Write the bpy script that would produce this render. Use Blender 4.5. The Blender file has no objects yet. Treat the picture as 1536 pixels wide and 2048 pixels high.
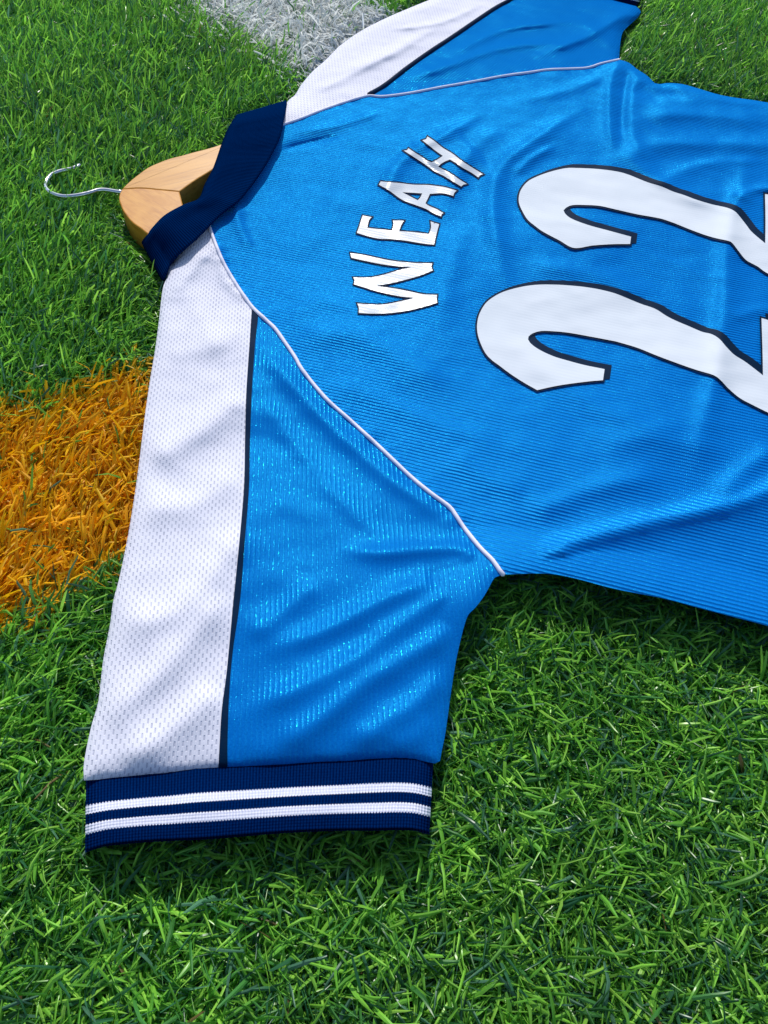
import bpy, math
import numpy as np
from mathutils import Matrix, Vector
from mathutils.geometry import delaunay_2d_cdt

# ------------------------------------------------------------------ camera
F_PX, PITCH, ROLL, CAM_H = 1480.0, math.radians(56), math.radians(-4), 0.345
sc = bpy.context.scene
col = sc.collection
cam_d = bpy.data.cameras.new("camera")
cam = bpy.data.objects.new("camera", cam_d)
col.objects.link(cam)
cam_d.sensor_fit = 'VERTICAL'
cam_d.angle = 2 * math.atan(1024 / F_PX)
cam_d.clip_start, cam_d.clip_end = 0.01, 100
_f = Vector((0, math.cos(PITCH), -math.sin(PITCH)))
_d = Vector((0, -math.sin(PITCH), -math.cos(PITCH)))
_x = Vector((1, 0, 0))
_c, _s = math.cos(ROLL), math.sin(ROLL)
_right = _c * _x + _s * _d
_down = -_s * _x + _c * _d
M = Matrix((_right, -_down, -_f)).transposed().to_4x4()
M.translation = (0, 0, CAM_H)
cam.matrix_world = M
sc.camera = cam

# ------------------------------------------------------------------ light
SUN_EL, SUN_AZ = math.radians(43), math.radians(-9)      # azimuth from +Y, negative = towards -X
w = bpy.data.worlds.new("World"); sc.world = w; w.use_nodes = True
nt = w.node_tree
sky = nt.nodes.new('ShaderNodeTexSky'); sky.sky_type = 'NISHITA'; sky.sun_disc = False
sky.sun_elevation = SUN_EL; sky.sun_rotation = SUN_AZ
nt.links.new(sky.outputs[0], nt.nodes['Background'].inputs[0])
nt.nodes['Background'].inputs[1].default_value = 0.15
sun_d = bpy.data.lights.new("sun", 'SUN'); sun_d.energy = 3.7; sun_d.angle = math.radians(0.6)
sun_d.color = (1.0, 0.955, 0.89)
sun = bpy.data.objects.new("sun", sun_d); col.objects.link(sun)
sdir = Vector((math.sin(SUN_AZ) * math.cos(SUN_EL), math.cos(SUN_AZ) * math.cos(SUN_EL), math.sin(SUN_EL)))
sun.rotation_euler = sdir.to_track_quat('Z', 'Y').to_euler()
sc.view_settings.view_transform = 'Standard'; sc.view_settings.look = 'None'
sc.view_settings.exposure = 0.0; sc.view_settings.gamma = 1.0
sc.render.engine = 'CYCLES'
sc.cycles.use_denoising = True
sc.cycles.max_bounces = 8; sc.cycles.transparent_max_bounces = 4
sc.cycles.sample_clamp_indirect = 4.0

# ------------------------------------------------------------------ helpers
rng = np.random.default_rng(7)
A = np.array
C0 = A([0, 0, CAM_H])

def un(p):
    """photo pixel -> point of the turf plane z = 0"""
    p = np.asarray(p, float)
    x = (p[..., 0] - 768) / F_PX; y = (p[..., 1] - 1024) / F_PX
    x, y = _c * x - _s * y, _s * x + _c * y
    d = np.stack([x, math.cos(PITCH) - y * math.sin(PITCH), -math.sin(PITCH) - y * math.cos(PITCH)], -1)
    return (d / (-d[..., 2:]) * CAM_H)[..., :2]

def lift(b, z):
    """base point + height -> the 3-D point seen at the same place at that height"""
    b = np.asarray(b, float); z = np.broadcast_to(np.asarray(z, float), b.shape[:-1])
    k = (1 - z / CAM_H)[..., None]
    return np.concatenate([b * k, z[..., None]], -1)

def zc(pts, ox, oy, s):
    return [(ox + x / s, oy + y / s) for x, y in pts]

def resample(P, step, closed=False, smooth=True, corner=45):
    """Catmull-Rom through the points, sampled at about `step`, with corners kept"""
    P = np.asarray(P, float); n = len(P); out = []
    segs = n if closed else n - 1
    def sharp(i):
        if not closed and i in (0, n - 1): return True
        a = P[i % n] - P[(i - 1) % n]; b = P[(i + 1) % n] - P[i % n]
        c = a @ b / (np.linalg.norm(a) * np.linalg.norm(b) + 1e-12)
        return math.degrees(math.acos(max(-1, min(1, c)))) > corner
    for i in range(segs):
        p1, p2 = P[i], P[(i + 1) % n]
        L = np.linalg.norm(p2 - p1); k = max(1, int(round(L / step)))
        m1 = (p2 - p1) if (not smooth or sharp(i)) else (p2 - P[(i - 1) % n]) / 2
        m2 = (p2 - p1) if (not smooth or sharp((i + 1) % n)) else (P[(i + 2) % n] - p1) / 2
        for m in (m1, m2):
            l = np.linalg.norm(m)
            if l > 1.5 * L: m *= 1.5 * L / l
        for j in range(k):
            t = j / k; t2, t3 = t * t, t * t * t
            out.append((2*t3-3*t2+1)*p1 + (t3-2*t2+t)*m1 + (-2*t3+3*t2)*p2 + (t3-t2)*m2)
    if not closed: out.append(P[-1])
    return A(out)

def dist_poly(Q, P, closed=False):
    """distance of points Q to polyline P, and the parameter 0..1 along it"""
    Q = np.asarray(Q, float); P = np.asarray(P, float)
    R = np.roll(P, -1, 0) if closed else P[1:]
    S = P if closed else P[:-1]
    seg = np.linalg.norm(R - S, axis=1); cum = np.concatenate([[0], np.cumsum(seg)])
    best = np.full(len(Q), 1e9); par = np.zeros(len(Q))
    for i in range(len(S)):
        d = R[i] - S[i]; l2 = d @ d + 1e-18
        t = np.clip(((Q - S[i]) @ d) / l2, 0, 1)
        dd = np.hypot(*(Q - S[i] - t[:, None] * d).T)
        m = dd < best
        best[m] = dd[m]; par[m] = (cum[i] + t[m] * seg[i]) / cum[-1]
    return best, par

def inside(Q, P):
    Q = np.asarray(Q, float); P = np.asarray(P, float)
    r = np.zeros(len(Q), bool); x, y = Q[:, 0], Q[:, 1]
    for i in range(len(P)):
        x1, y1 = P[i - 1]; x2, y2 = P[i]
        if y1 == y2: continue
        c = (y1 > y) != (y2 > y)
        r ^= c & (x < (x2 - x1) * (y - y1) / (y2 - y1) + x1)
    return r

_perm = np.random.default_rng(3).permutation(512)
_perm = np.concatenate([_perm, _perm]); _grad = np.random.default_rng(4).uniform(0, 2 * np.pi, 512)
def noise2(x, y):
    xi = np.floor(x).astype(int); yi = np.floor(y).astype(int); fx, fy = x - xi, y - yi
    def g(ix, iy, dx, dy):
        a = _grad[_perm[(_perm[ix & 511] + iy) & 511]]
        return np.cos(a) * dx + np.sin(a) * dy
    u = fx**3 * (fx * (fx * 6 - 15) + 10); v = fy**3 * (fy * (fy * 6 - 15) + 10)
    n00, n10 = g(xi, yi, fx, fy), g(xi + 1, yi, fx - 1, fy)
    n01, n11 = g(xi, yi + 1, fx, fy - 1), g(xi + 1, yi + 1, fx - 1, fy - 1)
    return (n00 * (1 - u) + n10 * u) * (1 - v) + (n01 * (1 - u) + n11 * u) * v

def mesh_np(name, V, faces, mat=None, parent=None, uv=None, smooth=True, colr=None):
    me = bpy.data.meshes.new(name)
    V = np.ascontiguousarray(V, np.float32); Fc = np.ascontiguousarray(faces, np.int32)
    k = Fc.shape[1]
    me.vertices.add(len(V)); me.vertices.foreach_set('co', V.ravel())
    me.loops.add(Fc.size); me.loops.foreach_set('vertex_index', Fc.ravel())
    me.polygons.add(len(Fc)); me.polygons.foreach_set('loop_start', np.arange(0, Fc.size, k, dtype=np.int32))
    if smooth: me.polygons.foreach_set('use_smooth', np.ones(len(Fc), bool))
    if uv is not None:
        l = me.uv_layers.new(name='UVMap')
        l.data.foreach_set('uv', np.ascontiguousarray(np.asarray(uv, np.float32)[Fc.ravel()]).ravel())
    if colr is not None:
        a = me.color_attributes.new('col', 'FLOAT_COLOR', 'POINT')
        a.data.foreach_set('color', np.ascontiguousarray(colr, np.float32).ravel())
    me.update(calc_edges=True); me.validate()
    o = bpy.data.objects.new(name, me); col.objects.link(o)
    if mat: me.materials.append(mat)
    if parent: o.parent = parent
    return o

def fill(poly, step, holes=()):
    """triangulate a polygon (and holes) with an inner hexagonal grid of points"""
    loops = [np.asarray(poly)] + [np.asarray(h) for h in holes]
    pts, edges = [], []
    for L in loops:
        k = len(pts); n = len(L)
        pts += list(map(tuple, L)); edges += [(k + i, k + (i + 1) % n) for i in range(n)]
    lo, hi = loops[0].min(0), loops[0].max(0)
    ys = np.arange(lo[1], hi[1], step * .866)
    G = []
    for j, y in enumerate(ys):
        xs = np.arange(lo[0] + (j % 2) * step / 2, hi[0], step)
        G.append(np.stack([xs, np.full(len(xs), y)], 1))
    if G:
        G = np.concatenate(G)
        m = inside(G, loops[0])
        for h in loops[1:]: m &= ~inside(G, h)
        G = G[m]
        if len(G):
            dm = np.full(len(G), 1e9)
            for L in loops: dm = np.minimum(dm, dist_poly(G, L, True)[0])
            G = G[dm > step * .45]
            pts += list(map(tuple, G))
    S = 1000.0
    v, e, f, *_ = delaunay_2d_cdt([Vector((p[0] * S, p[1] * S)) for p in pts], edges, [], 0, 1e-4)
    v = A([(q[0], q[1]) for q in v]) / S
    f = A([t for t in f if len(t) == 3], np.int32)
    c = v[f].mean(1); m = inside(c, loops[0])
    for h in loops[1:]: m &= ~inside(c, h)
    f = f[m]
    a = v[f]; cr = (a[:, 1, 0]-a[:, 0, 0])*(a[:, 2, 1]-a[:, 0, 1]) - (a[:, 1, 1]-a[:, 0, 1])*(a[:, 2, 0]-a[:, 0, 0])
    f[cr < 0] = f[cr < 0][:, ::-1]
    f = f[np.abs(cr) > 1e-12]
    used = np.unique(f); mp = np.zeros(len(v), int); mp[used] = np.arange(len(used))
    return v[used], mp[f]

def grid_faces(nr, nc, wrap=False):
    r, c = np.meshgrid(np.arange(nr - 1), np.arange(nc if wrap else nc - 1), indexing='ij')
    c2 = (c + 1) % nc
    return np.stack([r*nc+c, r*nc+c2, (r+1)*nc+c2, (r+1)*nc+c], -1).reshape(-1, 4)

def offset_poly(P, d):
    """grow a polygon outwards by d"""
    P = np.asarray(P, float)
    ar = np.sum(P[:, 0] * np.roll(P[:, 1], -1) - np.roll(P[:, 0], -1) * P[:, 1])
    e = np.roll(P, -1, 0) - P; e /= np.linalg.norm(e, axis=1)[:, None] + 1e-12
    nrm = np.stack([e[:, 1], -e[:, 0]], 1) * (1 if ar > 0 else -1)
    n0 = np.roll(nrm, 1, 0); b = n0 + nrm; b /= np.linalg.norm(b, axis=1)[:, None] + 1e-12
    k = np.clip((b * nrm).sum(1), .5, 1)
    return P + b * (d / k)[:, None]

# ------------------------------------------------------------------ materials
def new_mat(name):
    m = bpy.data.materials.new(name); m.use_nodes = True
    return m, m.node_tree.nodes, m.node_tree.links, m.node_tree.nodes['Principled BSDF']

class NB:
    """tiny node-building helper"""
    def __init__(s, m): s.n, s.l = m.node_tree.nodes, m.node_tree.links
    def _in(s, sock, v):
        if hasattr(v, 'is_output'): s.l.new(v, sock)
        else: sock.default_value = v
    def math(s, op, a, b=0.0, c=None, clamp=False):
        q = s.n.new('ShaderNodeMath'); q.operation = op; q.use_clamp = clamp
        s._in(q.inputs[0], a); s._in(q.inputs[1], b)
        if c is not None: s._in(q.inputs[2], c)
        return q.outputs[0]
    def uv(s):
        q = s.n.new('ShaderNodeUVMap'); q.uv_map = 'UVMap'; return q.outputs[0]
    def xyz(s, v):
        q = s.n.new('ShaderNodeSeparateXYZ'); s._in(q.inputs[0], v); return q.outputs
    def obj(s): return s.n.new('ShaderNodeTexCoord').outputs['Object']
    def comb(s, x, y, z=0.0):
        q = s.n.new('ShaderNodeCombineXYZ')
        for i, v in enumerate((x, y, z)): s._in(q.inputs[i], v)
        return q.outputs[0]
    def noise(s, vec, scale, detail=2.0, rough=.5, out='Fac', dist=0.0):
        q = s.n.new('ShaderNodeTexNoise'); s._in(q.inputs['Vector'], vec)
        q.inputs['Scale'].default_value = scale; q.inputs['Detail'].default_value = detail
        q.inputs['Roughness'].default_value = rough; q.inputs['Distortion'].default_value = dist
        return q.outputs[out]
    def white(s, vec):
        q = s.n.new('ShaderNodeTexWhiteNoise'); q.noise_dimensions = '3D'; s._in(q.inputs['Vector'], vec); return q.outputs['Value']
    def ramp(s, v, a, b, lo=0.0, hi=1.0):
        q = s.n.new('ShaderNodeMapRange'); s._in(q.inputs[0], v)
        for i, x in zip((1, 2, 3, 4), (a, b, lo, hi)): s._in(q.inputs[i], x)
        return q.outputs[0]
    def mix(s, f, a, b):
        q = s.n.new('ShaderNodeMix'); q.data_type = 'RGBA'
        s._in(q.inputs[0], f)
        s._in(q.inputs[6], (*a, 1) if isinstance(a, tuple) else a); s._in(q.inputs[7], (*b, 1) if isinstance(b, tuple) else b)
        return q.outputs[2]
    def bump(s, h, dist, strength=1.0, normal=None):
        q = s.n.new('ShaderNodeBump'); s._in(q.inputs['Height'], h)
        q.inputs['Distance'].default_value = dist; s._in(q.inputs['Strength'], strength)
        if normal is not None: s.l.new(normal, q.inputs['Normal'])
        return q.outputs[0]
TAU = 2 * math.pi

def ribbed_blue(name, period, sharp, glint, depth, contrast, sheen, dye, grough, gb):
    m, n, l, b = new_mat(name); k = NB(m)
    x, y, _ = k.xyz(k.uv())
    wob = k.math('MULTIPLY', k.math('SUBTRACT', k.noise(k.uv(), 40, 2), .5), .0016)
    ph = k.math('MULTIPLY', k.math('ADD', y, wob), TAU / period)
    s = k.math('MULTIPLY_ADD', k.math('SINE', ph), .5, .5)
    rib = k.math('POWER', s, sharp)                       # narrow raised lines
    stitch = k.math('MULTIPLY_ADD', k.math('SINE', k.math('MULTIPLY', x, TAU / .0011)), .5, .5)
    knit = k.noise(k.comb(k.math('MULTIPLY', x, 1.0), k.math('MULTIPLY', y, 1.6)), 900, 2, .6)
    h = k.math('ADD', k.math('MULTIPLY', rib, 1.0), k.math('MULTIPLY', knit, .00022 / depth))
    h = k.math('ADD', h, k.math('MULTIPLY', k.math('MULTIPLY', stitch, rib), .25))
    nrm = k.bump(h, depth, .9)
    mott = k.noise(k.uv(), 800, 3, .8)
    c = k.mix(k.ramp(mott, .3, .7), (.001, .124 * dye, .50 * dye), (.003, .215 * dye, .68 * dye))
    c = k.mix(k.math('MULTIPLY', k.math('SUBTRACT', 1.0, rib), contrast), c, (.0, .092, .45))
    fleck = k.ramp(k.noise(k.uv(), 1400, 1, .5), .48, .64)
    n.remove(b)
    df = n.new('ShaderNodeBsdfDiffuse'); l.new(c, df.inputs['Color']); l.new(nrm, df.inputs['Normal']); df.inputs['Roughness'].default_value = .3
    g1 = n.new('ShaderNodeBsdfGlossy'); g1.inputs['Color'].default_value = (.03, .54, .95, 1); g1.inputs['Roughness'].default_value = .40; l.new(nrm, g1.inputs['Normal'])
    g2 = n.new('ShaderNodeBsdfGlossy'); g2.inputs['Color'].default_value = (.02, .80, 1.0, 1); g2.inputs['Roughness'].default_value = grough
    l.new(k.bump(k.noise(k.uv(), 1600, 1, .5), gb, .8, nrm), g2.inputs['Normal'])
    m1 = n.new('ShaderNodeMixShader'); m1.inputs[0].default_value = sheen
    m2 = n.new('ShaderNodeMixShader')
    l.new(k.math('MULTIPLY', k.math('MULTIPLY', rib, fleck), glint), m2.inputs[0])
    l.new(df.outputs[0], m1.inputs[1]); l.new(g1.outputs[0], m1.inputs[2])
    l.new(m1.outputs[0], m2.inputs[1]); l.new(g2.outputs[0], m2.inputs[2])
    l.new(m2.outputs[0], n['Material Output'].inputs['Surface'])
    return m

def mesh_white():
    m, n, l, b = new_mat('white_eyelet_mesh'); k = NB(m)
    x, y, _ = k.xyz(k.uv())                               # x along the sleeve, y across
    cw, ch = .0019, .0045
    yy = k.math('DIVIDE', y, cw); ci = k.math('FLOOR', yy)
    xx = k.math('ADD', k.math('DIVIDE', x, ch), k.math('MULTIPLY', k.math('MODULO', k.math('ABSOLUTE', ci), 2.0), .5))
    fx = k.math('ABSOLUTE', k.math('SUBTRACT', k.math('FRACT', xx), .5))
    fy = k.math('ABSOLUTE', k.math('SUBTRACT', k.math('FRACT', yy), .5))
    dx = k.ramp(fx, .22, .30, 1, 0); dy = k.ramp(fy, .10, .24, 1, 0)
    hole = k.math('MULTIPLY', dx, dy)
    var = k.ramp(k.noise(k.uv(), 120, 2), .3, .7, .55, 1.0)
    hole = k.math('MULTIPLY', hole, var)
    fine = k.math('MULTIPLY_ADD', k.math('SINE', k.math('MULTIPLY', y, TAU / .00085)), .5, .5)
    c = k.mix(k.math('MULTIPLY', hole, .62), (.70, .705, .80), (.31, .33, .46))
    l.new(c, b.inputs['Base Color'])
    h = k.math('SUBTRACT', k.math('MULTIPLY', fine, .22), hole)
    h = k.math('ADD', h, k.math('MULTIPLY', k.noise(k.uv(), 900, 2), .25))
    l.new(k.bump(h, .0004, .7), b.inputs['Normal'])
    b.inputs['Roughness'].default_value = .6; b.inputs['Specular IOR Level'].default_value = .15
    return m

def knit(name, rgb, rgb2, pw, rough=.75):
    m, n, l, b = new_mat(name); k = NB(m)
    x, y, _ = k.xyz(k.uv())
    s = k.math('MULTIPLY_ADD', k.math('SINE', k.math('MULTIPLY', y, TAU / pw)), .5, .5)
    t = k.math('MULTIPLY_ADD', k.math('SINE', k.math('MULTIPLY', x, TAU / (pw * .9))), .5, .5)
    nz = k.noise(k.uv(), 1100, 2, .6)
    h = k.math('ADD', k.math('ADD', s, k.math('MULTIPLY', t, .5)), k.math('MULTIPLY', nz, .6))
    l.new(k.bump(h, .00035, .8), b.inputs['Normal'])
    l.new(k.mix(k.ramp(k.math('ADD', k.math('MULTIPLY', s, .5), k.math('MULTIPLY', nz, .7)), .3, .9), rgb, rgb2), b.inputs['Base Color'])
    b.inputs['Roughness'].default_value = rough; b.inputs['Specular IOR Level'].default_value = .0; b.inputs['Specular Tint'].default_value = (.3, .5, 1, 1)
    return m

def plain(name, rgb, rough=.5, spec=.5, bump=0.0, scale=400, var=.08, coat=0.0):
    m, n, l, b = new_mat(name); k = NB(m)
    nz = k.noise(k.obj(), scale, 3)
    d = tuple(c * (1 - var) for c in rgb)
    l.new(k.mix(nz, d, rgb), b.inputs['Base Color'])
    if bump: l.new(k.bump(nz, bump, .6), b.inputs['Normal'])
    b.inputs['Roughness'].default_value = rough; b.inputs['Specular IOR Level'].default_value = spec
    b.inputs['Coat Weight'].default_value = coat
    return m

def vinyl_white(name, rough, bumpd):
    m, n, l, b = new_mat(name); k = NB(m)
    _, y, _ = k.xyz(k.uv())
    nz = k.noise(k.uv(), 1800, 2, .6)
    s = k.math('SINE', k.math('MULTIPLY', y, TAU / .0029))
    h = k.math('ADD', k.math('MULTIPLY', s, .4), nz)
    l.new(k.bump(h, bumpd, .6), b.inputs['Normal'])
    q = .86 if rough < .5 else 1.0
    l.new(k.mix(k.noise(k.uv(), 25, 3), (.60 * q, .655 * q, .71 * q), (.65 * q, .69 * q, .74 * q)), b.inputs['Base Color'])
    b.inputs['Roughness'].default_value = rough; b.inputs['Specular IOR Level'].default_value = .15 if rough > .5 else .25
    return m

def wood(name, rgb, rgb2, rgb3, ang, figured):
    m, n, l, b = new_mat(name); k = NB(m)
    x, y, z = k.xyz(k.obj())
    ca, sa = math.cos(ang), math.sin(ang)
    u = k.math('ADD', k.math('MULTIPLY', x, ca), k.math('MULTIPLY', y, sa))
    v = k.math('ADD', k.math('MULTIPLY', x, -sa), k.math('MULTIPLY', y, ca))
    grain = k.noise(k.comb(k.math('MULTIPLY', u, .07), v, z), 420, 4, .65, dist=.3)
    broad = k.noise(k.comb(k.math('MULTIPLY', u, .5 if figured else .12), v, z), 150 if figured else 90, 3, .6, dist=.8)
    c = k.mix(k.ramp(broad, .35, .65), rgb, rgb2)
    c = k.mix(k.math('MULTIPLY', k.ramp(grain, .50, .66), .75), c, rgb3)
    l.new(c, b.inputs['Base Color'])
    l.new(k.bump(grain, .00012, .4), b.inputs['Normal'])
    b.inputs['Roughness'].default_value = .36; b.inputs['Specular IOR Level'].default_value = .25
    return m

def blade_mat(name, rough, spec, trans):
    m, n, l, b = new_mat(name)
    a = n.new('ShaderNodeAttribute'); a.attribute_name = 'col'
    l.new(a.outputs['Color'], b.inputs['Base Color'])
    b.inputs['Roughness'].default_value = rough; b.inputs['Specular IOR Level'].default_value = spec
    k = NB(m)                                             # V-shaped cross-section of the fibre
    vee = k.math('ABSOLUTE', k.math('SUBTRACT', a.outputs['Alpha'], .42))
    l.new(k.bump(vee, .0011, .8), b.inputs['Normal'])
    t = n.new('ShaderNodeBsdfTranslucent'); l.new(a.outputs['Color'], t.inputs['Color'])
    mx = n.new('ShaderNodeMixShader'); mx.inputs[0].default_value = trans
    l.new(b.outputs[0], mx.inputs[1]); l.new(t.outputs[0], mx.inputs[2])
    l.new(mx.outputs[0], n['Material Output'].inputs['Surface'])
    return m

MAT = dict(
    blue_body=ribbed_blue('blue_ribbed_polyester', .0025, 1.2, .10, .00040, .50, .09, .97, .28, .00012),
    blue_sleeve=ribbed_blue('blue_ribbed_sleeve', .0026, 2.4, .12, .00015, .22, .035, .88, .16, .00010),
    white_mesh=mesh_white(),
    navy=knit('navy_rib_knit', (.0, .004, .034), (.0, .016, .09), .0014),
    collar=knit('navy_collar_knit', (.0, .004, .026), (.0, .018, .092), .0021),
    stripe=knit('white_knit_stripe', (.55, .57, .72), (.74, .75, .86), .0014),
    tape=plain('navy_tape', (.0, .014, .045), .7, .06, .0002, 900),
    piping=plain('white_piping', (.72, .72, .84), .6, .2, .0002, 900),
    vinyl=vinyl_white('white_vinyl', .8, .00006),
    foil=vinyl_white('white_foil', .24, .00009),
    ink=plain('navy_vinyl', (.0, .013, .04), .6, .05, .0001, 1200),
    wood_a=wood('beech_straight', (.52, .235, .030), (.60, .295, .055), (.38, .155, .02), math.radians(30), False),
    wood_b=wood('beech_figured', (.49, .195, .014), (.60, .275, .036), (.38, .13, .010), math.radians(-35), True),
    chrome=plain('chrome_wire', (.75, .76, .78), .12, .5),
    ground=plain('turf_backing', (.02, .045, .015), .9, .1, .001, 300, .5),
    green=blade_mat('green_turf_fibre', .30, .5, .48),
    orange=blade_mat('orange_painted_fibre', .5, .3, .42),
    white=blade_mat('white_painted_fibre', .5, .3, .42),
)
MAT['chrome'].node_tree.nodes['Principled BSDF'].inputs['Metallic'].default_value = 1.0

# ------------------------------------------------------------------ traced outlines (photo pixels)
near_seam = [(418,452),(432,490),(447,525),(470,565),(503,612),(530,638),(550,657),(568,682),(590,714),(605,740),(650,795),(700,840),
             (760,895),(820,952),(860,985),(897,1012),(910,1028),(930,1058),(960,1095),(985,1120),(999,1140),(1007,1150)]
far_seam = [(556,252),(598,238),(655,216),(732,192),(763,193),(814,187),(878,175),(941,164),(1005,152),(1056,145),(1100,139),(1170,136),(1202,127),(1238,119)]
white_left = [(345,520),(333,556),(325,580),(318,640),(310,700),(300,760),(290,830),(275,950),(258,1060),(240,1150),(227,1200),(220,1249),(207,1317),(200,1376),(195,1410),(181,1459),(168,1525),(168,1561)]
white_hem = [(168,1561),(200,1559),(249,1554),(295,1549),(340,1545),(392,1538),(437,1535)]
blue_hem = [(455,1534),(520,1531),(600,1527),(680,1523),(740,1518),(790,1516),(830,1519),(870,1527)]
tape_l = [(504,613),(499,690),(493,778),(490,876),(488,973),(478,1090),(467,1200),(454,1337),(444,1415),(440,1473),(437,1535)]
tape_r = [(516,624),(510,690),(504,778),(500,876),(498,973),(489,1090),(480,1200),(465,1307),(458,1395),(455,1480),(455,1534)]
sleeve_r = [(870,1527),(880,1522),(884,1500),(891,1465),(903,1379),(915,1307),(934,1235),(951,1215),(969,1191),(980,1171),(990,1155),(1007,1150)]
body_near = [(1007,1150),(1016,1149),(1068,1147),(1111,1149),(1159,1159),(1231,1178),(1327,1197),(1399,1216),(1471,1235),(1536,1252),(1700,1300),(1950,1372),(2240,1452)]
hem_line = [(2240,1452),(2330,1000),(2330,650),(2290,345)]
body_far = [(2290,345),(1900,258),(1700,228),(1536,205),(1506,200),(1462,194),(1430,187),(1397,177),(1364,168),(1336,166),(1320,168),(1309,166),(1294,151),(1274,138),(1257,125),(1238,119)]
fsleeve_r = [(1238,119),(1239,105),(1242,77),(1248,61),(1266,44),(1277,33),(1281,22),(1272,12)]
fcuff_seam = [(1272,12),(1200,-8),(1130,-30),(1060,-44),(1000,-58)]
fcuff_end = [(1288,-8),(1215,-26),(1140,-46),(1070,-62),(1010,-76)]
fwhite_l = [(1000,-58),(940,-33),(858,0),(814,18),(770,37),(725,60),(684,88),(668,103),(648,123),(625,143),(603,169),(590,190),(575,203)]
ftape = [(738,190),(770,171),(814,137),(859,105),(903,76),(954,41),(992,16),(1021,0),(1080,-36)]
neck = [(575,203),(520,250),(470,320),(440,395),(400,430),(350,480),(345,520)]
collar_in = zc([(1062,138),(1030,190),(995,270),(950,400),(905,490),(872,566),(790,600),(700,650),(640,710),(583,782)], 60, 180, 2.56)
collar_out = zc([(1316,64),(1305,130),(1285,230),(1250,310),(1180,430),(1080,560),(970,650),(860,760),(770,840),(720,900),(688,978)], 60, 180, 2.56)

cu = lambda L: un(A(L, float))
sil_px = white_left[:-1] + white_hem[:-1] + [(437,1535)] + blue_hem[:-1] + sleeve_r[:-1] + body_near[:-1] + hem_line[:-1] + body_far[:-1] + fsleeve_r[:-1] + fcuff_seam[:-1] + fwhite_l[:-1] + neck[:-1]
SIL = resample(cu(sil_px), .006, True)

# garment axes on the ground
AX = A([.97729, -.21189]); NR = A([.21189, .97729]); MID = A([-.0203, .5267])
s_dir = cu([(455,1534),(505,700)]); s_dir = s_dir[1] - s_dir[0]; s_dir /= np.linalg.norm(s_dir)
f_dir = s_dir - 2 * (s_dir @ NR) * NR
def frame_uv(B, d):
    B = np.asarray(B); return np.stack([B @ d, B @ A([-d[1], d[0]])], 1)

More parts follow.
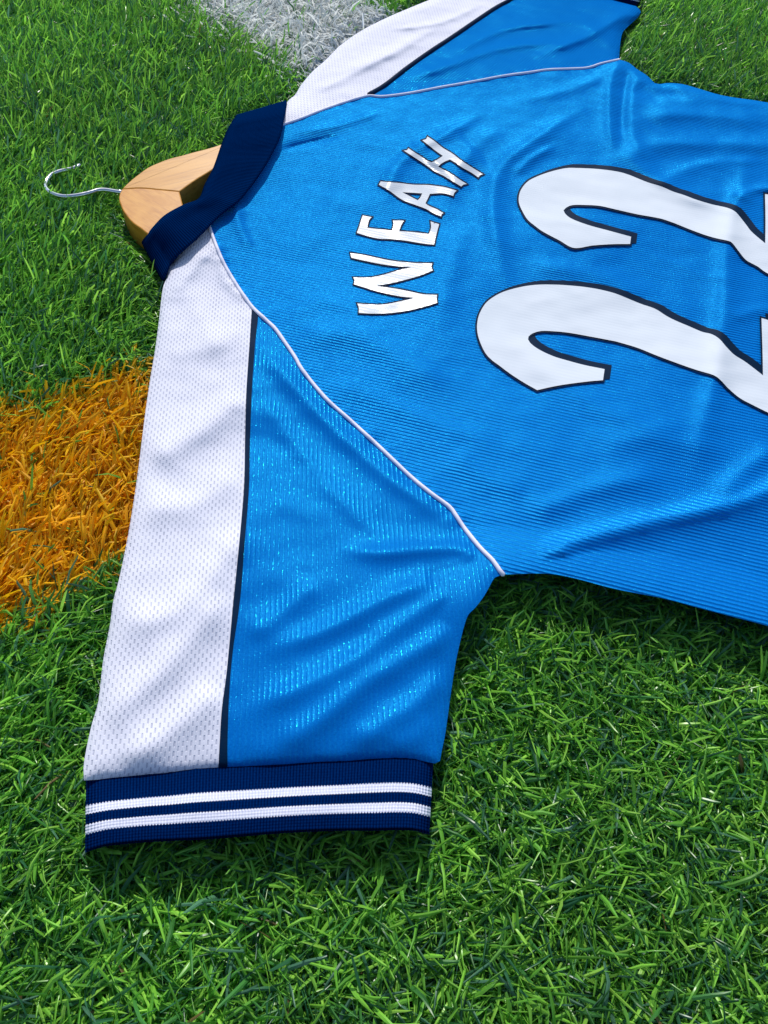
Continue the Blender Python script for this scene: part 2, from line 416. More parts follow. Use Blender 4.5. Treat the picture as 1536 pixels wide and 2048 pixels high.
# ------------------------------------------------------------------ cloth height
# (px polyline, height mm, half width mm)
FOLDS = [
 # near white sleeve panel
 ([(285,930),(350,892),(430,840),(500,780)], 4.2, 13), ([(275,1020),(390,1005),(490,945)], 3.0, 12),
 ([(235,1230),(300,1240),(375,1205),(440,1125),(495,1050)], 4.6, 12),
 ([(195,1445),(285,1380),(370,1290),(460,1180)], 4.6, 11), ([(230,1535),(300,1490),(370,1440),(445,1370)], 4.2, 10),
 ([(360,560),(400,640),(450,720)], 1.8, 10), ([(430,480),(452,560),(490,600)], 2.2, 5), ([(345,590),(400,520),(430,500)], 2.2, 6),
 ([(330,720),(420,690),(500,650)], 1.6, 12),
 # near blue sleeve
 ([(525,700),(590,775),(660,850),(760,940),(840,1000),(900,1050)], 3.0, 7),
 ([(500,760),(560,850),(640,950),(720,1040),(790,1085)], 1.5, 7),
 ([(985,1140),(930,1100),(850,1098),(760,1105),(690,1100)], 3.2, 6),
 ([(995,1150),(930,1128),(860,1160),(760,1205),(640,1265),(520,1310)], 3.2, 7),
 ([(975,1165),(900,1190),(800,1250),(690,1330),(560,1395),(470,1430)], 3.8, 8),
 ([(930,1240),(840,1300),(740,1360),(640,1440),(540,1500)], 4.2, 8),
 ([(905,1340),(840,1400),(760,1455),(690,1500)], 3.4, 8),
 ([(640,1160),(560,1230),(490,1280)], 2.0, 7), ([(870,1440),(820,1480),(780,1505)], 1.6, 7),
 ([(940,1150),(890,1148),(850,1160)], -3.0, 5),
 # back panel, towards the collar
 ([(850,325),(900,312),(960,300)], 3.0, 42),
 ([(470,400),(478,450),(500,500)], 2.2, 5), ([(560,300),(600,290),(680,270)], -1.6, 5), ([(590,265),(660,255),(760,225)], 1.5, 6),
 ([(600,330),(585,400),(540,470)], .7, 10), ([(700,300),(680,380),(640,460),(560,530)], 1.0, 12),
 ([(960,230),(880,275),(830,300),(790,340),(770,400)], 2.2, 8),
 ([(1160,220),(1060,285),(1000,340),(985,420),(1000,520),(1010,560)], 2.8, 9),
 ([(1110,290),(1060,320),(1030,350)], 1.6, 5), ([(1000,250),(930,320),(890,420)], 1.6, 10),
 ([(930,440),(900,540),(880,640)], 1.6, 12),
 ([(575,690),(640,668),(720,672),(800,720),(900,780)], 2.3, 14), ([(640,760),(760,800),(900,860),(1020,900)], 1.4, 10),
 ([(560,640),(640,600),(760,640)], 1.0, 10),
 # far armpit
 ([(1240,120),(1222,170),(1220,240),(1226,310)], 3.0, 7), ([(1255,140),(1246,200),(1240,280)], -2.4, 6), ([(1275,150),(1262,210),(1270,280),(1300,330)], 2.0, 8),
 ([(1240,125),(1180,165),(1100,190),(1000,210)], 1.6, 9),
 ([(1290,240),(1340,228),(1420,232),(1536,240)], 3.0, 15), ([(1262,172),(1310,190),(1370,185)], -2.6, 13), ([(1265,235),(1310,238),(1350,225)], .8, 10),
 ([(1225,330),(1280,298),(1360,288),(1536,290),(1700,300)], 3.4, 14), ([(1240,290),(1290,340),(1350,380),(1440,420)], 3.0, 11),
 ([(1300,380),(1400,330),(1536,320)], 1.5, 9),
 # creases over the digits
 ([(1490,330),(1478,400),(1462,440),(1455,500),(1452,600),(1440,700),(1432,760),(1405,860),(1390,930)], 3.8, 9),
 ([(1470,400),(1510,380),(1560,375)], 2.0, 6), ([(1465,640),(1510,622),(1560,618)], 1.4, 7),
 ([(1040,700),(1150,790),(1290,850),(1390,860)], 1.6, 12), ([(1060,540),(1160,540),(1300,600)], 1.2, 12),
 # lower body
 ([(1020,1130),(1060,1105),(1140,1088),(1200,1070),(1350,1034),(1471,1008),(1560,975),(1700,930)], 4.2, 8),
 ([(1050,1145),(1100,1110),(1150,1105)], 2.0, 4),
 ([(1040,1035),(1130,1000),(1240,965),(1330,950)], 1.8, 9), ([(1430,1000),(1480,950),(1560,890)], 2.2, 8),
 ([(1150,1130),(1260,1150),(1400,1190),(1536,1215)], 1.6, 8),
 ([(900,900),(980,960),(1060,990)], 1.4, 10), ([(1180,900),(1300,880),(1450,900)], 1.2, 12),
 # far sleeve
 ([(660,150),(760,115),(880,50)], 1.6, 8), ([(620,190),(720,140),(820,90)], 1.4, 7), ([(780,60),(880,45),(960,10)], 1.4, 6),
 ([(800,165),(900,130),(1010,95),(1130,85)], 2.4, 9), ([(900,110),(1010,60),(1120,45)], 1.8, 8), ([(1080,110),(1180,70),(1260,20)], 2.4, 8),
 ([(1232,100),(1200,70),(1170,40)], 1.2, 10), ([(1262,36),(1243,66),(1236,96)], -1.6, 4),
]
FOLDS_B = [(resample(cu(p), .008), a * (1.0e-3 if i < 21 or s > 30 or (p[0][1] < 345 and p[0][0] > 1180) else 1.35e-3), s * 1.15e-3) for i, (p, a, s) in enumerate(FOLDS)]
LIFTED = resample(cu([(950,1200)] + body_near), .02)      # side of the body bridging clear of the turf
SEAMS = [resample(cu(near_seam), .01), resample(cu(far_seam), .012)]

def cloth_h(B):
    B = np.asarray(B, float); shp = B.shape[:-1]; Q = B.reshape(-1, 2)
    d, _ = dist_poly(Q, SIL, True)
    R = .013
    t = np.clip(d / R, 0, 1); dome = np.sqrt(1 - (1 - t) ** 2)
    base = .0105 + .0035 * noise2(Q[:, 0] * 9 + 3, Q[:, 1] * 9)
    # the padded shoulders over the hanger
    dn, _ = dist_poly(Q, cu([(570,235),(470,360),(385,480)]))
    base = base + .004 * np.exp(-(dn / .03) ** 2)
    h = base
    for P, a, s in FOLDS_B:
        lo, hi = P.min(0) - 3.2 * s, P.max(0) + 3.2 * s
        m = np.all((Q > lo) & (Q < hi), 1)
        if not m.any(): continue
        dd, par = dist_poly(Q[m], P)
        tap = np.clip(np.minimum(par, 1 - par) * 5, 0, 1); tap = .25 + .75 * tap * tap * (3 - 2 * tap)
        h[m] += a * tap / (1 + (dd / s) ** 2) ** 1.5 * np.exp(-(dd / (2.2 * s)) ** 2)
    u, v = Q @ AX, Q @ NR
    h = h + .0011 * noise2(u * 22, v * 30 + 9) + .0005 * noise2(u * 60 + 5, v * 75) 
    rid = 1 - 2 * np.abs(noise2(u * 17 + .35 * v * 17, v * 34 + 3)); h = h + .0005 * rid * np.clip(noise2(u * 5, v * 5 + 8) * 2 + .6, 0, 1)
    for SP in SEAMS:                                      # puckers beside the seams
        dd, par = dist_poly(Q, SP)
        h = h + .0006 * np.exp(-(dd / .007) ** 2) * noise2(par * 42, np.zeros(len(Q)) + .3) * 2
    he = .0065 + .0080 * np.exp(-(dist_poly(Q, LIFTED)[0] / .03) ** 2)
    hh = he + np.maximum(h - he, .001) * dome
    return hh.reshape(shp)

# ------------------------------------------------------------------ jersey
jersey = bpy.data.objects.new('football_jersey', None); col.objects.link(jersey)
jersey['label'] = 'sky blue short-sleeved football jersey with white mesh sleeve panels lying back-up on turf'
jersey['category'] = 'jersey'

def panel(name, px, step, mat, d, parent=jersey, dz=0.0, label=None, lenp=True):
    B = resample(cu(px), step, True)
    V, Fc = fill(B, step)
    o = mesh_np(name, lift(V, cloth_h(V) + dz), Fc, mat, parent, uv=frame_uv(V, d))
    if label: o['label'] = label
    return o

def rev(L): return list(reversed(L))
panel('back_panel', near_seam[:-1] + body_near[:-1] + hem_line[:-1] + body_far[:-1] + rev(far_seam)[:-1] + [(556,252),(510,300),(450,400)], .0021, MAT['blue_body'], AX, label='blue ribbed back panel carrying the name and number')
panel('sleeve_mesh_panel', white_left[:-1] + white_hem[:-1] + rev(tape_l)[:-1] + rev(near_seam[:5]) + [(400,440)], .0021, MAT['white_mesh'], s_dir, label='white eyelet mesh shoulder panel')
panel('sleeve_tape', rev(tape_l)[:-1] + [(504,613)] + tape_r, .0016, MAT['tape'], s_dir, dz=.0002, label='thin navy tape between mesh and blue sleeve')
panel('sleeve_panel', tape_r + blue_hem[1:-1] + sleeve_r[:-1] + rev(near_seam)[:-5], .0021, MAT['blue_sleeve'], s_dir, label='blue ribbed underside of the sleeve')
panel('sleeve_mesh_panel', fwhite_l + [(556,240)] + far_seam[:4] + ftape + [(1040,-50)], .0028, MAT['white_mesh'], f_dir)
panel('sleeve_panel', ftape + [(1130,-30),(1200,-8)] + rev(fsleeve_r)[:-1] + rev(far_seam)[:-3], .0028, MAT['blue_sleeve'], f_dir)
# front of the shirt underneath, touching the turf
Bf = resample(offset_poly(SIL, -.0015), .012, True)
Vf, Ff = fill(Bf, .02)
mesh_np('front_panel', np.concatenate([Vf, np.full((len(Vf), 1), .0005)], 1), Ff, MAT['blue_body'], jersey, uv=frame_uv(Vf, AX))

sk_t = lift(SIL, cloth_h(SIL)); sk_in = offset_poly(SIL, -.0015); nS = len(SIL)
sk_b = np.concatenate([sk_in, np.full((nS, 1), .0005)], 1)
mesh_np('side_fold', np.concatenate([sk_t, sk_b]), grid_faces(2, nS, True), MAT['blue_body'], jersey, uv=np.concatenate([SIL, SIL + .003]))

def tube(name, C, r, mat, parent, ns=10, caps=True, uvs=False):
    C = np.asarray(C, float); n = len(C); r = np.broadcast_to(r, (n,))
    T = np.gradient(C, axis=0); T /= np.linalg.norm(T, axis=1)[:, None]
    up = np.tile(A([0, 0, 1.]), (n, 1)); S = np.cross(T, up); S /= np.linalg.norm(S, axis=1)[:, None] + 1e-9
    U = np.cross(S, T)
    a = np.linspace(0, TAU, ns, endpoint=False)
    V = C[:, None] + r[:, None, None] * (np.cos(a)[None, :, None] * S[:, None] + np.sin(a)[None, :, None] * U[:, None])
    V = V.reshape(-1, 3); Fc = grid_faces(n, ns, True)
    if caps:
        k = len(V); V = np.concatenate([V, C[:1] - T[:1] * r[0] * .6, C[-1:] + T[-1:] * r[-1] * .6])
        i = np.arange(ns); j = (i + 1) % ns
        Fc = np.concatenate([Fc, np.stack([i, i, j, np.full(ns, k)], 1)[:, [3, 2, 1, 1]], np.stack([(n-1)*ns + i, (n-1)*ns + j, np.full(ns, k + 1), np.full(ns, k + 1)], 1)])
    # degenerate quads -> build through from_pydata
    me = bpy.data.meshes.new(name)
    me.from_pydata(V.tolist(), [], [list(dict.fromkeys(f)) for f in Fc.tolist()])
    for p in me.polygons: p.use_smooth = True
    o = bpy.data.objects.new(name, me); col.objects.link(o); me.materials.append(mat); o.parent = parent
    return o

for S_px, r0 in ((near_seam, .0012), (far_seam, .0010)):
    P = resample(cu(S_px), .003)
    hgt = cloth_h(P)
    tube('seam_piping', lift(P, hgt + .0006), r0 * (1 + .12 * noise2(np.arange(len(P)) * .23, np.zeros(len(P)) + .5)), MAT['piping'], jersey, 10)
P = resample(cu(ftape), .004)
tube('sleeve_tape', lift(P, cloth_h(P) + .0002), .0022, MAT['tape'], jersey, 8)

# lettering ------------------------------------------------------------
def applique(name, px, mat, dz, parent, step=.0024, holes=(), smooth=True, corner=35, shift=(0, 0), grow=0.0, res=2.5):
    loops = []
    for i, L in enumerate([px] + list(holes)):
        Q = resample(A(L, float), res, True, smooth, corner)
        if grow: Q = offset_poly(Q, grow if i == 0 else -grow)
        loops.append(un(Q + A(shift)))
    V, Fc = fill(loops[0], step, loops[1:])
    o = mesh_np(name, lift(V, cloth_h(V) + dz), Fc, mat, parent, uv=frame_uv(V, AX))
    return o

H_ = zc([(790,105),(830,92),(845,65),(920,115),(1000,180),(1100,240),(1190,310),(1290,375),(1415,452),(1385,465),(1365,487),(1290,435),(1200,385),(1130,335),(1075,303),(1030,320),(980,350),(955,375),(1020,410),(1100,455),(1180,510),(1250,553),(1215,560),(1190,580),(1100,525),(1000,465),(920,425),(870,390),(800,340),(700,275),(600,210),(635,205),(650,185),(700,220),(780,270),(840,310),(885,330),(940,305),(1000,265),(930,215),(860,160)], 690, 260, 5.12)
A_ = zc([(345,560),(365,525),(540,540),(700,558),(850,562),(1000,580),(1080,600),(1145,620),(1120,645),(1110,677),(1040,655),(980,648),(870,655),(850,700),(825,750),(860,775),(940,810),(1010,850),(990,865),(985,887),(900,850),(830,810),(740,775),(640,740),(560,700),(450,620)], 690, 260, 5.12)
Ah = zc([(590,638),(790,650),(770,690),(745,718),(690,690)], 690, 260, 5.12)
E_ = zc([(180,55),(275,72),(245,110),(230,180),(350,195),(480,210),(495,150),(490,105),(605,110),(580,150),(555,215),(700,225),(860,245),(880,180),(875,115),(965,145),(945,220),(925,300),(915,355),(800,345),(650,320),(500,300),(360,295),(240,270),(120,235),(150,150)], 690, 420, 5.12)
W_ = zc([(55,440),(200,460),(340,490),(500,520),(700,540),(895,545),(885,580),(900,620),(760,675),(600,720),(450,755),(315,778),(500,800),(650,830),(800,860),(945,868),(940,900),(945,950),(850,980),(650,1030),(450,1058),(280,1062),(140,1055),(140,1000),(125,955),(250,965),(400,965),(560,935),(720,898),(600,890),(450,862),(280,820),(90,760),(100,720),(85,690),(250,690),(400,660),(550,615),(680,585),(550,578),(400,560),(200,520),(65,490)], 690, 420, 5.12)
for nm, L, hs in (('W', W_, []), ('E', E_, []), ('A', A_, [Ah]), ('H', H_, [])):
    o = applique('letter', L, MAT['foil'], .0010, jersey, .0015, hs, grow=-.2, res=1.8)
    o['label'] = 'white letter %s with navy outline' % nm
    applique('letter_outline', L, MAT['ink'], .0006, o, .0015, hs, grow=2.4, res=1.8)

two_near = zc([(693,1105),(560,1030),(430,945),(330,870),(250,810),(190,740),(140,630),(118,540),(118,460),(140,370),(200,270),(290,200),(400,150),(560,110),(700,93),(850,92),(1000,100),(1150,115),(1300,140),(1450,180)], 930, 550, 4.8) \
  + zc([(150,5),(250,45),(380,90),(500,165),(600,215),(730,270),(860,325),(960,350),(1040,400),(1110,480),(1190,560),(1300,630),(1400,705),(1485,772)], 1236, 600, 5.12) \
  + [(1525,700),(1523,636),(1570,650),(1612,662),(1618,760),(1622,864),(1585,848),(1536,825)] \
  + zc([(1400,1085),(1250,1005),(1130,905),(1060,830),(980,770),(800,715),(600,645),(400,570),(200,490),(0,430)], 1236, 600, 5.12) \
  + zc([(1400,628),(1200,590),(1000,555),(850,540),(730,538),(650,560),(610,590),(605,620),(640,665),(720,720),(850,780),(1000,825),(1150,865),(1340,903),(1325,1010),(1200,1020),(1000,1045),(850,1070)], 930, 550, 4.8)
two_far = zc([(655,900),(500,820),(340,735),(250,670),(180,610),(130,530),(95,450),(90,380),(110,310),(160,240),(230,190),(380,130),(560,85),(700,82),(900,92),(1080,115),(1200,145),(1350,205)], 1020, 320, 5.12) \
  + zc([(0,40),(150,85),(300,150),(440,195),(600,255),(800,315),(1000,360),(1100,405),(1160,465),(1250,580),(1330,680),(1500,825)], 1300, 360, 6.508) \
  + [(1531,440),(1530,388),(1572,394),(1608,400),(1612,480),(1616,578),(1580,565),(1536,547)] \
  + zc([(1400,1125),(1250,1040),(1150,920),(1080,830),(1030,795),(850,755),(700,710),(500,635),(300,555),(150,505),(0,475)], 1300, 360, 6.508) \
  + zc([(1300,555),(1100,510),(920,470),(750,460),(640,462),(580,485),(548,515),(570,555),(640,605),(800,665),(1000,720),(1240,785),(1230,860),(1050,862),(850,875)], 1020, 320, 5.12)
for L, sh, lab in ((two_near, (11, -5.5), 'white digit 2 on the W side of the name'), (two_far, (9.5, -4.5), 'white digit 2 on the H side of the name')):
    o = applique('number', L, MAT['vinyl'], .0013, jersey, .0024, corner=40)
    o['label'] = lab
    applique('number_outline', L, MAT['ink'], .0009, o, .0024, grow=3.6, corner=40)
    applique('number_shadow', L, MAT['ink'], .0005, o, .0024, grow=3.0, shift=sh, corner=40)

# cuffs ------------------------------------------------------------
def cuff(top_px, bot_px, nu, parent, flat_side):
    T = resample(cu(top_px), .0007); Bm = resample(cu(bot_px), .0007)
    u = np.linspace(0, 1, nu)
    def ev(P):
        s = np.concatenate([[0], np.cumsum(np.linalg.norm(np.diff(P, axis=0), axis=1))]); s /= s[-1]
        return np.stack([np.interp(u, s, P[:, i]) for i in (0, 1)], 1), s
    (Tp, _), (Bp, _) = ev(T), ev(Bm)
    wid = np.linalg.norm(T[-1] - T[0]) ; ln = np.linalg.norm(Tp[nu // 2] - Bp[nu // 2])
    zig = np.where(np.arange(nu) % 2 == 0, .5, -.5) * (.0006 / ln)
    def surf(v, under=False):                    # v: (nu,) fractions
        B = Tp * (1 - v[:, None]) + Bp * v[:, None]
        e = np.minimum(u, 1 - u) * wid / .010
        dome = np.sqrt(1 - (1 - np.clip(e, 0, 1)) ** 2)
        z = .0020 + dome * (.0040 + .0070 * np.sin(np.clip(v, 0, 1) * 1.9) + .0016 * noise2(u * 6, v * 2 + 4.3))
        if under: z = np.full(nu, -.0010) - .0006 * dome
        return lift(B, z), np.stack([v * ln, u * wid], 1)
    def strip(name, v0, v1, z0, z1, rows, mat, par, under=False, lab=None):
        Vs, Us = [], []
        for k in range(rows + 1):
            t = k / rows
            v = v0 + (v1 - v0) * t + zig * (z0 * (1 - t) + z1 * t)
            p, q = surf(v, under); Vs.append(p); Us.append(q)
        o = mesh_np(name, np.concatenate(Vs), grid_faces(rows + 1, nu)[:, ::-1], mat, par, uv=np.concatenate(Us))
        if lab: o['label'] = lab
        return o
    e = bpy.data.objects.new('cuff', None); col.objects.link(e); e.parent = parent
    e['label'] = 'navy rib-knit cuff with two white stripes'
    strip('cuff_band', -.06, .395, 0, 1, 12, MAT['navy'], e)
    strip('stripe', .395, .52, 1, 1, 4, MAT['stripe'], e)
    strip('cuff_band', .52, .665, 1, 1, 4, MAT['navy'], e)
    strip('stripe', .665, .795, 1, 1, 4, MAT['stripe'], e)
    strip('cuff_band', .795, 1.0, 1, 0, 6, MAT['navy'], e)
    # the rolled lip at the opening, and the lower layer on the turf
    n0 = nu; p1, q1 = surf(np.ones(nu)); p2 = p1.copy(); p2[:, 2] -= .0016; p3 = p1 * .97 + surf(np.full(nu, .93))[0] * .03
    p3 = surf(np.full(nu, .92))[0]; p3[:, 2] -= .0022
    mesh_np('cuff_lip', np.concatenate([p1, p2, p3]), grid_faces(3, nu)[:, ::-1], MAT['navy'], e, uv=np.concatenate([q1, q1, q1]))
    strip('cuff_underlayer', -.05, 1.035, 0, 0, 6, MAT['navy'], e, under=True)

cuff_top = [(172,1556),(200,1553),(249,1548),(295,1543),(340,1539),(392,1532),(437,1529),(520,1525),(600,1521),(680,1517),(740,1512),(790,1510),(830,1513),(867,1521)]
cuff_bot = [(170,1700),(195,1692),(222,1686),(286,1680),(359,1676),(419,1673),(557,1662),(661,1657),(753,1656),(789,1655),(826,1656),(859,1664)]
cuff(cuff_top, cuff_bot, 231, jersey, 0)
cuff(fcuff_seam, fcuff_end, 121, jersey, 0)

# collar ------------------------------------------------------------
def collar():
    n, ms = 110, 22
    def ev(L):
        P = resample(cu(L), .002, corner=60); s = np.concatenate([[0], np.cumsum(np.linalg.norm(np.diff(P, axis=0), axis=1))]); s /= s[-1]
        t = np.linspace(0, 1, n); return np.stack([np.interp(t, s, P[:, i]) for i in (0, 1)], 1)
    I, O = ev(collar_in), ev(collar_out); t = np.linspace(0, 1, n)
    hO = cloth_h(O)
    end = np.sqrt(np.clip(1 - (1 - np.clip(np.minimum(t / .10, (1 - t) / .16), 0, 1)) ** 2, 0, 1))
    zin = .008 + .0175 * end
    rows, uvs = [], []
    for k in range(ms + 1):
        s = k / ms
        B = I * (1 - s) + O * s
        hb = cloth_h(B)
        roll = math.sqrt(max(0, 1 - (1 - min(s / .14, 1)) ** 2))
        z = zin * (1 - s) ** 1.2 + (hO + .0045) * (1 - (1 - s) ** 1.2)
        z = z - .006 * (1 - roll) + .0008 * noise2(t * 7, s * 3 + t * 0)
        z = z * (.35 + .65 * end)
        z = np.where(inside(B, SIL), np.maximum(z, hb + .0022), z)
        rows.append(lift(B, z)); uvs.append(np.stack([np.full(n, s * .055), t * .25], 1))
    o = mesh_np('collar', np.concatenate(rows), grid_faces(ms + 1, n)[:, ::-1], MAT['collar'], jersey, uv=np.concatenate(uvs))
    md = o.modifiers.new('thick', 'SOLIDIFY'); md.thickness = .0018; md.offset = -1
    o['label'] = 'navy ribbed fold-over collar'
    return o
collar()

# ------------------------------------------------------------------ hanger
hanger = bpy.data.objects.new('clothes_hanger', None); col.objects.link(hanger)
hanger['label'] = 'varnished beech wood clothes hanger with chrome hook inside the jersey collar'
hanger['category'] = 'hanger'
hz = lambda L: zc(L, 230, 270, 6.4)
HT, HB = .0155, -.004
# pixel outlines of the top face
arm_far = hz([(88,690),(120,655),(200,580),(300,500),(420,415),(560,350),(700,298),(850,260),(1000,218),(1150,180),(1290,140),(1400,98),(1560,40),(1700,10),(1560,200),(1280,420),(1040,570),(825,722),(590,700),(330,678)])
arm_near = hz([(88,690),(330,678),(590,700),(825,722),(850,820),(875,915),(895,980),(930,1080),(900,1220),(800,1330),(640,1340),(440,1275),(330,1195),(230,1125),(160,1050),(105,970),(70,890),(50,820),(58,750)])
def prism(name, px, mat, parent, zt, zb, bev=.0012):
    top = un(resample(A(px, float), 3.0, True, True, 40))
    tp = lift(top, zt)[:, :2]
    ctr_in = offset_poly(tp, -bev)
    rings = [(ctr_in, zt), (offset_poly(tp, -bev * .3), zt - bev * .3), (tp, zt - bev), (tp, zb + bev), (ctr_in, zb)]
    V = np.concatenate([np.concatenate([p, np.full((len(p), 1), z)], 1) for p, z in rings]); n = len(tp)
    ar = np.sum(tp[:, 0] * np.roll(tp[:, 1], -1) - np.roll(tp[:, 0], -1) * tp[:, 1])
    Fs = grid_faces(len(rings), n, True)
    if ar > 0: Fs = Fs[:, ::-1]
    Fs = Fs.tolist()
    a = list(range(n)); b = list(range((len(rings) - 1) * n, len(rings) * n))
    Fs += [a if ar > 0 else a[::-1], b[::-1] if ar > 0 else b]
    me = bpy.data.meshes.new(name); me.from_pydata(V.tolist(), [], Fs)
    o = bpy.data.objects.new(name, me); col.objects.link(o); me.materials.append(mat); o.parent = parent
    return o
o = prism('arm', arm_far, MAT['wood_a'], hanger, HT, HB, .0009); o['label'] = 'straight-grained wooden arm'
o = prism('arm', arm_near, MAT['wood_b'], hanger, HT, HB, .0009); o['label'] = 'figured wooden arm'
hk = zc([(1340,648),(1250,640),(1120,618),(1040,612),(960,620),(850,655),(700,690),(580,708),(480,715),(380,705),(300,680),(220,640),(170,580),(165,520),(190,455),(250,385),(330,345),(420,318),(520,298),(590,280),(690,235)], 70, 300, 7.68)
P = resample(cu(hk), .002); t = np.linspace(0, 1, len(P))
zz = np.interp(t, [0, .12, .3, .55, .68, .8, 1], [.0085, .0085, .0095, .009, .0075, .008, .0075])
tube('hook', lift(P, zz), .0016, MAT['chrome'], hanger, 12)

# ------------------------------------------------------------------ turf
g = 6.0
bk = mesh_np('ground', A([(-g, -g, -.0175), (g, -g, -.0175), (g, g, -.0175), (-g, g, -.0175)]), A([[0, 1, 2, 3]]), MAT['ground'], smooth=False)
bk['kind'] = 'structure'; bk['label'] = 'dark backing of the artificial turf pitch'; bk['category'] = 'ground'

# coarse lookup of the signed distance to the things lying on the turf
gx0, gy0, gs, gnx, gny = -1.1, -.4, .004, 600, 520
GX, GY = np.meshgrid(gx0 + gs * np.arange(gnx), gy0 + gs * np.arange(gny), indexing='ij')
GQ = np.stack([GX.ravel(), GY.ravel()], 1)
han = lift(cu(arm_far[:14] + [(470,300)] + arm_near[6:]), HT)[:, :2]
foot = [SIL[::2], cu(cuff_top + rev(cuff_bot)), cu(fcuff_seam + rev(fcuff_end)), cu(collar_in + rev(collar_out)), han]
sd = np.full(len(GQ), 1e9)
for P in foot:
    lo, hi = P.min(0) - .05, P.max(0) + .05
    m = np.all((GQ > lo) & (GQ < hi), 1)
    d = dist_poly(GQ[m], P, True)[0]; d[inside(GQ[m], P)] *= -1
    sd[m] = np.minimum(sd[m], d)
SD = np.clip(sd, -.05, .05).reshape(gnx, gny)
def sdist(x, y):
    i = np.clip(((x - gx0) / gs + .5).astype(int), 0, gnx - 1); j = np.clip(((y - gy0) / gs + .5).astype(int), 0, gny - 1)
    return SD[i, j]

def in_view(x, y, mar):
    d0 = y * math.cos(PITCH) + CAM_H * math.sin(PITCH)
    xx = x / d0; yy = (-y * math.sin(PITCH) + CAM_H * math.cos(PITCH)) / d0
    u = (_c * xx + _s * yy) * F_PX + 768; v = (-_s * xx + _c * yy) * F_PX + 1024
    return (u > -mar) & (u < 1536 + mar) & (v > -mar) & (v < 2048 + mar), u, v

# tuft positions: dense in view, thinner around
sp = .0052
TX, TY = np.meshgrid(np.arange(-.75, .75, sp), np.arange(-.34, 1.2, sp * .9), indexing='ij')
TX = (TX + rng.normal(0, sp * .38, TX.shape)).ravel(); TY = (TY + rng.normal(0, sp * .38, TY.shape)).ravel()
vis, pu, pv = in_view(TX, TY, 90)
sdt = sdist(TX, TY)
keep = (sdt > -.022) & (vis | (rng.random(len(TX)) < .34))
TX, TY, vis, pu, pv = TX[keep], TY[keep], vis[keep], pu[keep], pv[keep]
nb = np.where(vis, rng.integers(11, 16, len(TX)), rng.integers(4, 7, len(TX)))
idx = np.repeat(np.arange(len(TX)), nb); N = len(idx)
vb = vis[idx]
rx = TX[idx] + rng.normal(0, .0012, N); ry = TY[idx] + rng.normal(0, .0012, N)

# painted lines on the pitch: half-plane tests in the ground plane
def band(x, y, a0, a1, b0, b1):
    a0, a1, b0, b1 = cu([a0, a1, b0, b1])
    def side(p, q):
        d = q - p; d /= np.linalg.norm(d); return (x - p[0]) * -d[1] + (y - p[1]) * d[0]
    return side(a0, a1), side(b0, b1)
o1, o2 = band(rx, ry, (0,822), (297,728), (0,1252), (240,1135))
wob = .010 * noise2(rx * 35, ry * 35) + .006 * noise2(rx * 120, ry * 120)
d_or = np.minimum(-o1, o2) + wob
p_or = 1 / (1 + np.exp(-d_or / .0035))
w1, w2 = band(rx, ry, (378,20), (603,163), (745,0), (900,95))
d_wh = np.minimum(w1, -w2) + wob * 1.5
p_wh = 1 / (1 + np.exp(-d_wh / .006))
r1 = rng.random(N)
is_or = r1 < p_or * .97
is_wh = (~is_or) & (rng.random(N) < p_wh * .97)

# lean: combed to the upper right on the left, tousled in front
calm = np.clip(1 - (ry - .02) / .5, 0, 1)
flow = math.radians(62) + 1.5 * noise2(rx * 7 + 2, ry * 7) + .9 * noise2(rx * 24, ry * 24 + 7)
front = ((rng.random(N) < .35 * np.clip(1.25 - ry / .30, 0, 1)) & ~is_or) | (is_wh & (rng.random(N) < .6))
spread = np.where(is_or, .42, .75) + .9 * calm * (rx > -.10)
az = flow + rng.normal(0, 1, N) * spread
az = np.where(front, math.radians(-85) + rng.normal(0, 1.0, N), az)
stray = rng.random(N) < .10
az = np.where(stray, rng.uniform(0, TAU, N), az)
long = np.clip(.5 + 1.6 * (ry - .30) - 1.4 * rx, 0, 1)          # longer, uprighter pile behind and on the left
L = rng.normal(.0225, .0045, N).clip(.011, .036) * (.92 + .22 * long) * np.where(vb, 1, 1.05)
th0 = np.abs(rng.normal(.22, .18, N)) + .25 * (1 - long); th1 = th0 + np.abs(rng.normal(1.15, .48, N)) + np.where(is_or | is_wh, .45, 0) + .55 * np.clip(1 - ry / .3, 0, 1)
kink = rng.random(N) < .10
wid = np.where(is_or, 1.3, np.where(is_wh, 1.3, 1.0)) * rng.normal(.00122, .00030, N).clip(.0006, .0022) * np.where(vb, 1.03, 1.6)
NS = 5
pos = np.zeros((N, NS, 3)); pos[:, 0] = np.stack([rx, ry, np.full(N, -.0168)], 1)
bend = rng.normal(0, .55, N)
for k in range(1, NS):
    f = (k - .5) / (NS - 1)
    th = th0 + (th1 - th0) * f ** 1.3 + np.where(kink & (k >= 3), .9, 0)
    a = az + bend * f
    stepv = np.stack([np.cos(a) * np.sin(th), np.sin(a) * np.sin(th), np.cos(th)], 1) * (L / (NS - 1))[:, None]
    pos[:, k] = pos[:, k - 1] + stepv
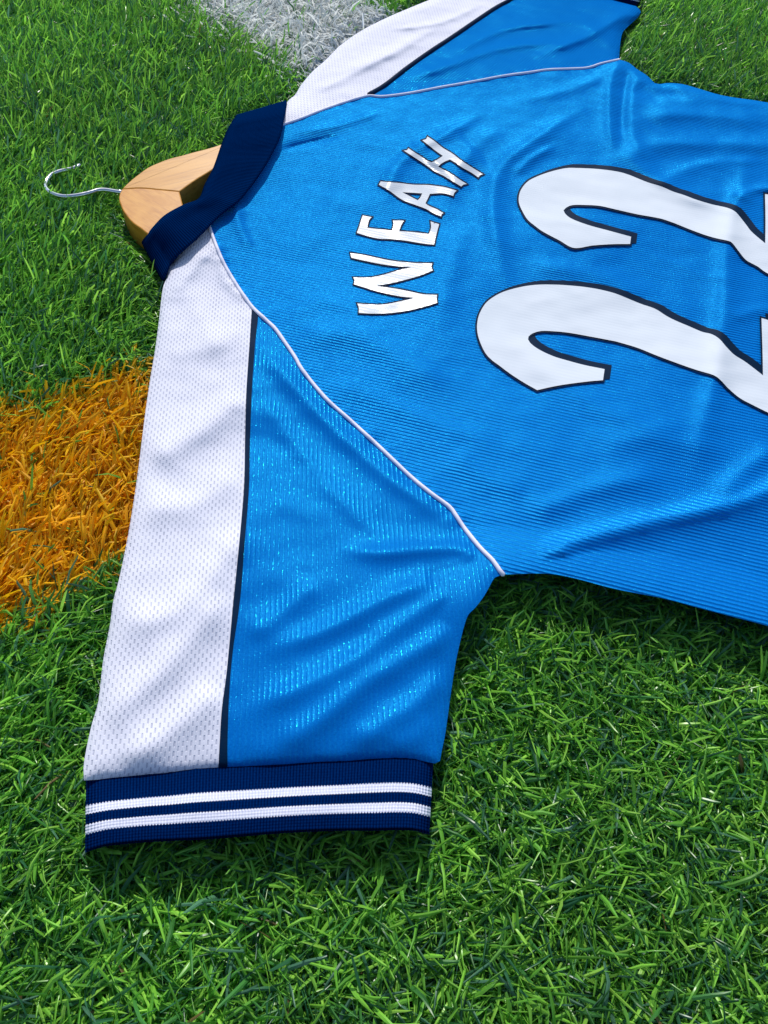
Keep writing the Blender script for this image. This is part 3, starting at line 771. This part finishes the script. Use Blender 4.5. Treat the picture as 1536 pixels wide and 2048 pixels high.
# blades pushed down where things lie on them
over = (rng.random(N) < .05) & (sdist(rx, ry) > .001)      # a few blades lie over the edges
for k in range(NS):
    d = sdist(pos[:, k, 0], pos[:, k, 1])
    lim = np.where(over & (d > -.003), .05, np.where(d < .0025, -.0042 - .0012 * (NS - 1 - k) * .3, np.where(d < .014, -.004 + (d - .0025) * 1.0, .05)))
    pos[:, k, 2] = np.minimum(pos[:, k, 2], lim)
T = np.gradient(pos, axis=1); T /= np.linalg.norm(T, axis=2)[:, :, None] + 1e-12
tw0 = rng.normal(0, .7, N); tw1 = tw0 + rng.normal(0, .8, N)
side = np.stack([-np.sin(az), np.cos(az), np.zeros(N)], 1)
wprof = A([.85, 1.0, 1.0, .95, .6])
Vb = np.zeros((N, NS, 2, 3))
for k in range(NS):
    s = side - (side * T[:, k]).sum(1)[:, None] * T[:, k]; s /= np.linalg.norm(s, axis=1)[:, None] + 1e-12
    q = np.cross(T[:, k], s); tw = tw0 + (tw1 - tw0) * k / (NS - 1)
    wv = (np.cos(tw)[:, None] * s + np.sin(tw)[:, None] * q) * (wid * wprof[k] / 2)[:, None]
    Vb[:, k, 0] = pos[:, k] - wv; Vb[:, k, 1] = pos[:, k] + wv
    if k == NS - 1:                              # slanted cut tips
        sl = rng.uniform(-.0015, .0015, N)[:, None]
        Vb[:, k, 0] += T[:, k] * sl; Vb[:, k, 1] -= T[:, k] * sl

# fibre colours (the yarn itself comes in several greens)
pal = A([(.085, .30, .022), (.125, .38, .026), (.035, .16, .022), (.022, .11, .03), (.19, .48, .04), (.05, .16, .06)])
warm = np.clip(.5 + 1.2 * noise2(rx * 6, ry * 6 + 30), 0, 1)
pw = rng.choice(6, N, p=[.28, .25, .17, .10, .13, .07])
gcol = A([2.0, 1.60, 2.5]) * pal[pw] * rng.uniform(.75, 1.25, (N, 1)) * (0.9 + .25 * warm[:, None])
straw = rng.random(N) < .0015
gcol[straw] = A([.22, .16, .06])
ocol = A([1.0, .55, .008]) * rng.uniform(.70, 1.15, (N, 1)) * np.stack([np.ones(N), rng.uniform(.85, 1.15, N), np.ones(N)], 1)
wcol = A([.93, .96, .94]) * rng.uniform(.75, 1.04, (N, 1))
colr = np.where(is_or[:, None], ocol, np.where(is_wh[:, None], wcol, gcol))

bf = A([[2*k, 2*k+1, 2*k+3, 2*k+2] for k in range(NS - 1)])
def blades(name, m, mat, label):
    V = Vb[m].reshape(-1, 3); n = int(m.sum())
    Fc = (np.arange(n)[:, None, None] * (2 * NS) + bf[None]).reshape(-1, 4)
    cc = np.repeat(np.concatenate([colr[m], np.ones((n, 1))], 1), 2 * NS, 0)
    cc = cc.reshape(n, NS, 2, 4); pt = (is_or | is_wh)[m]
    cc[pt, :2, :, :3] = gcol[m][pt][:, None, None]                # paint stops short of the roots
    cc = cc.reshape(-1, 4); cc[1::2, 3] = 0.0     # alpha runs across the blade
    o = mesh_np(name, V, Fc, mat, colr=cc)
    o['kind'] = 'stuff'; o['label'] = label; o['category'] = 'grass'
    return o
blades('artificial_grass', ~is_or & ~is_wh, MAT['green'], 'green artificial grass blades of the pitch around the jersey')
blades('orange_painted_grass', is_or, MAT['orange'], 'orange painted line of artificial grass beside the white mesh sleeve')
blades('white_painted_grass', is_wh, MAT['white'], 'white painted line of artificial grass behind the far shoulder')
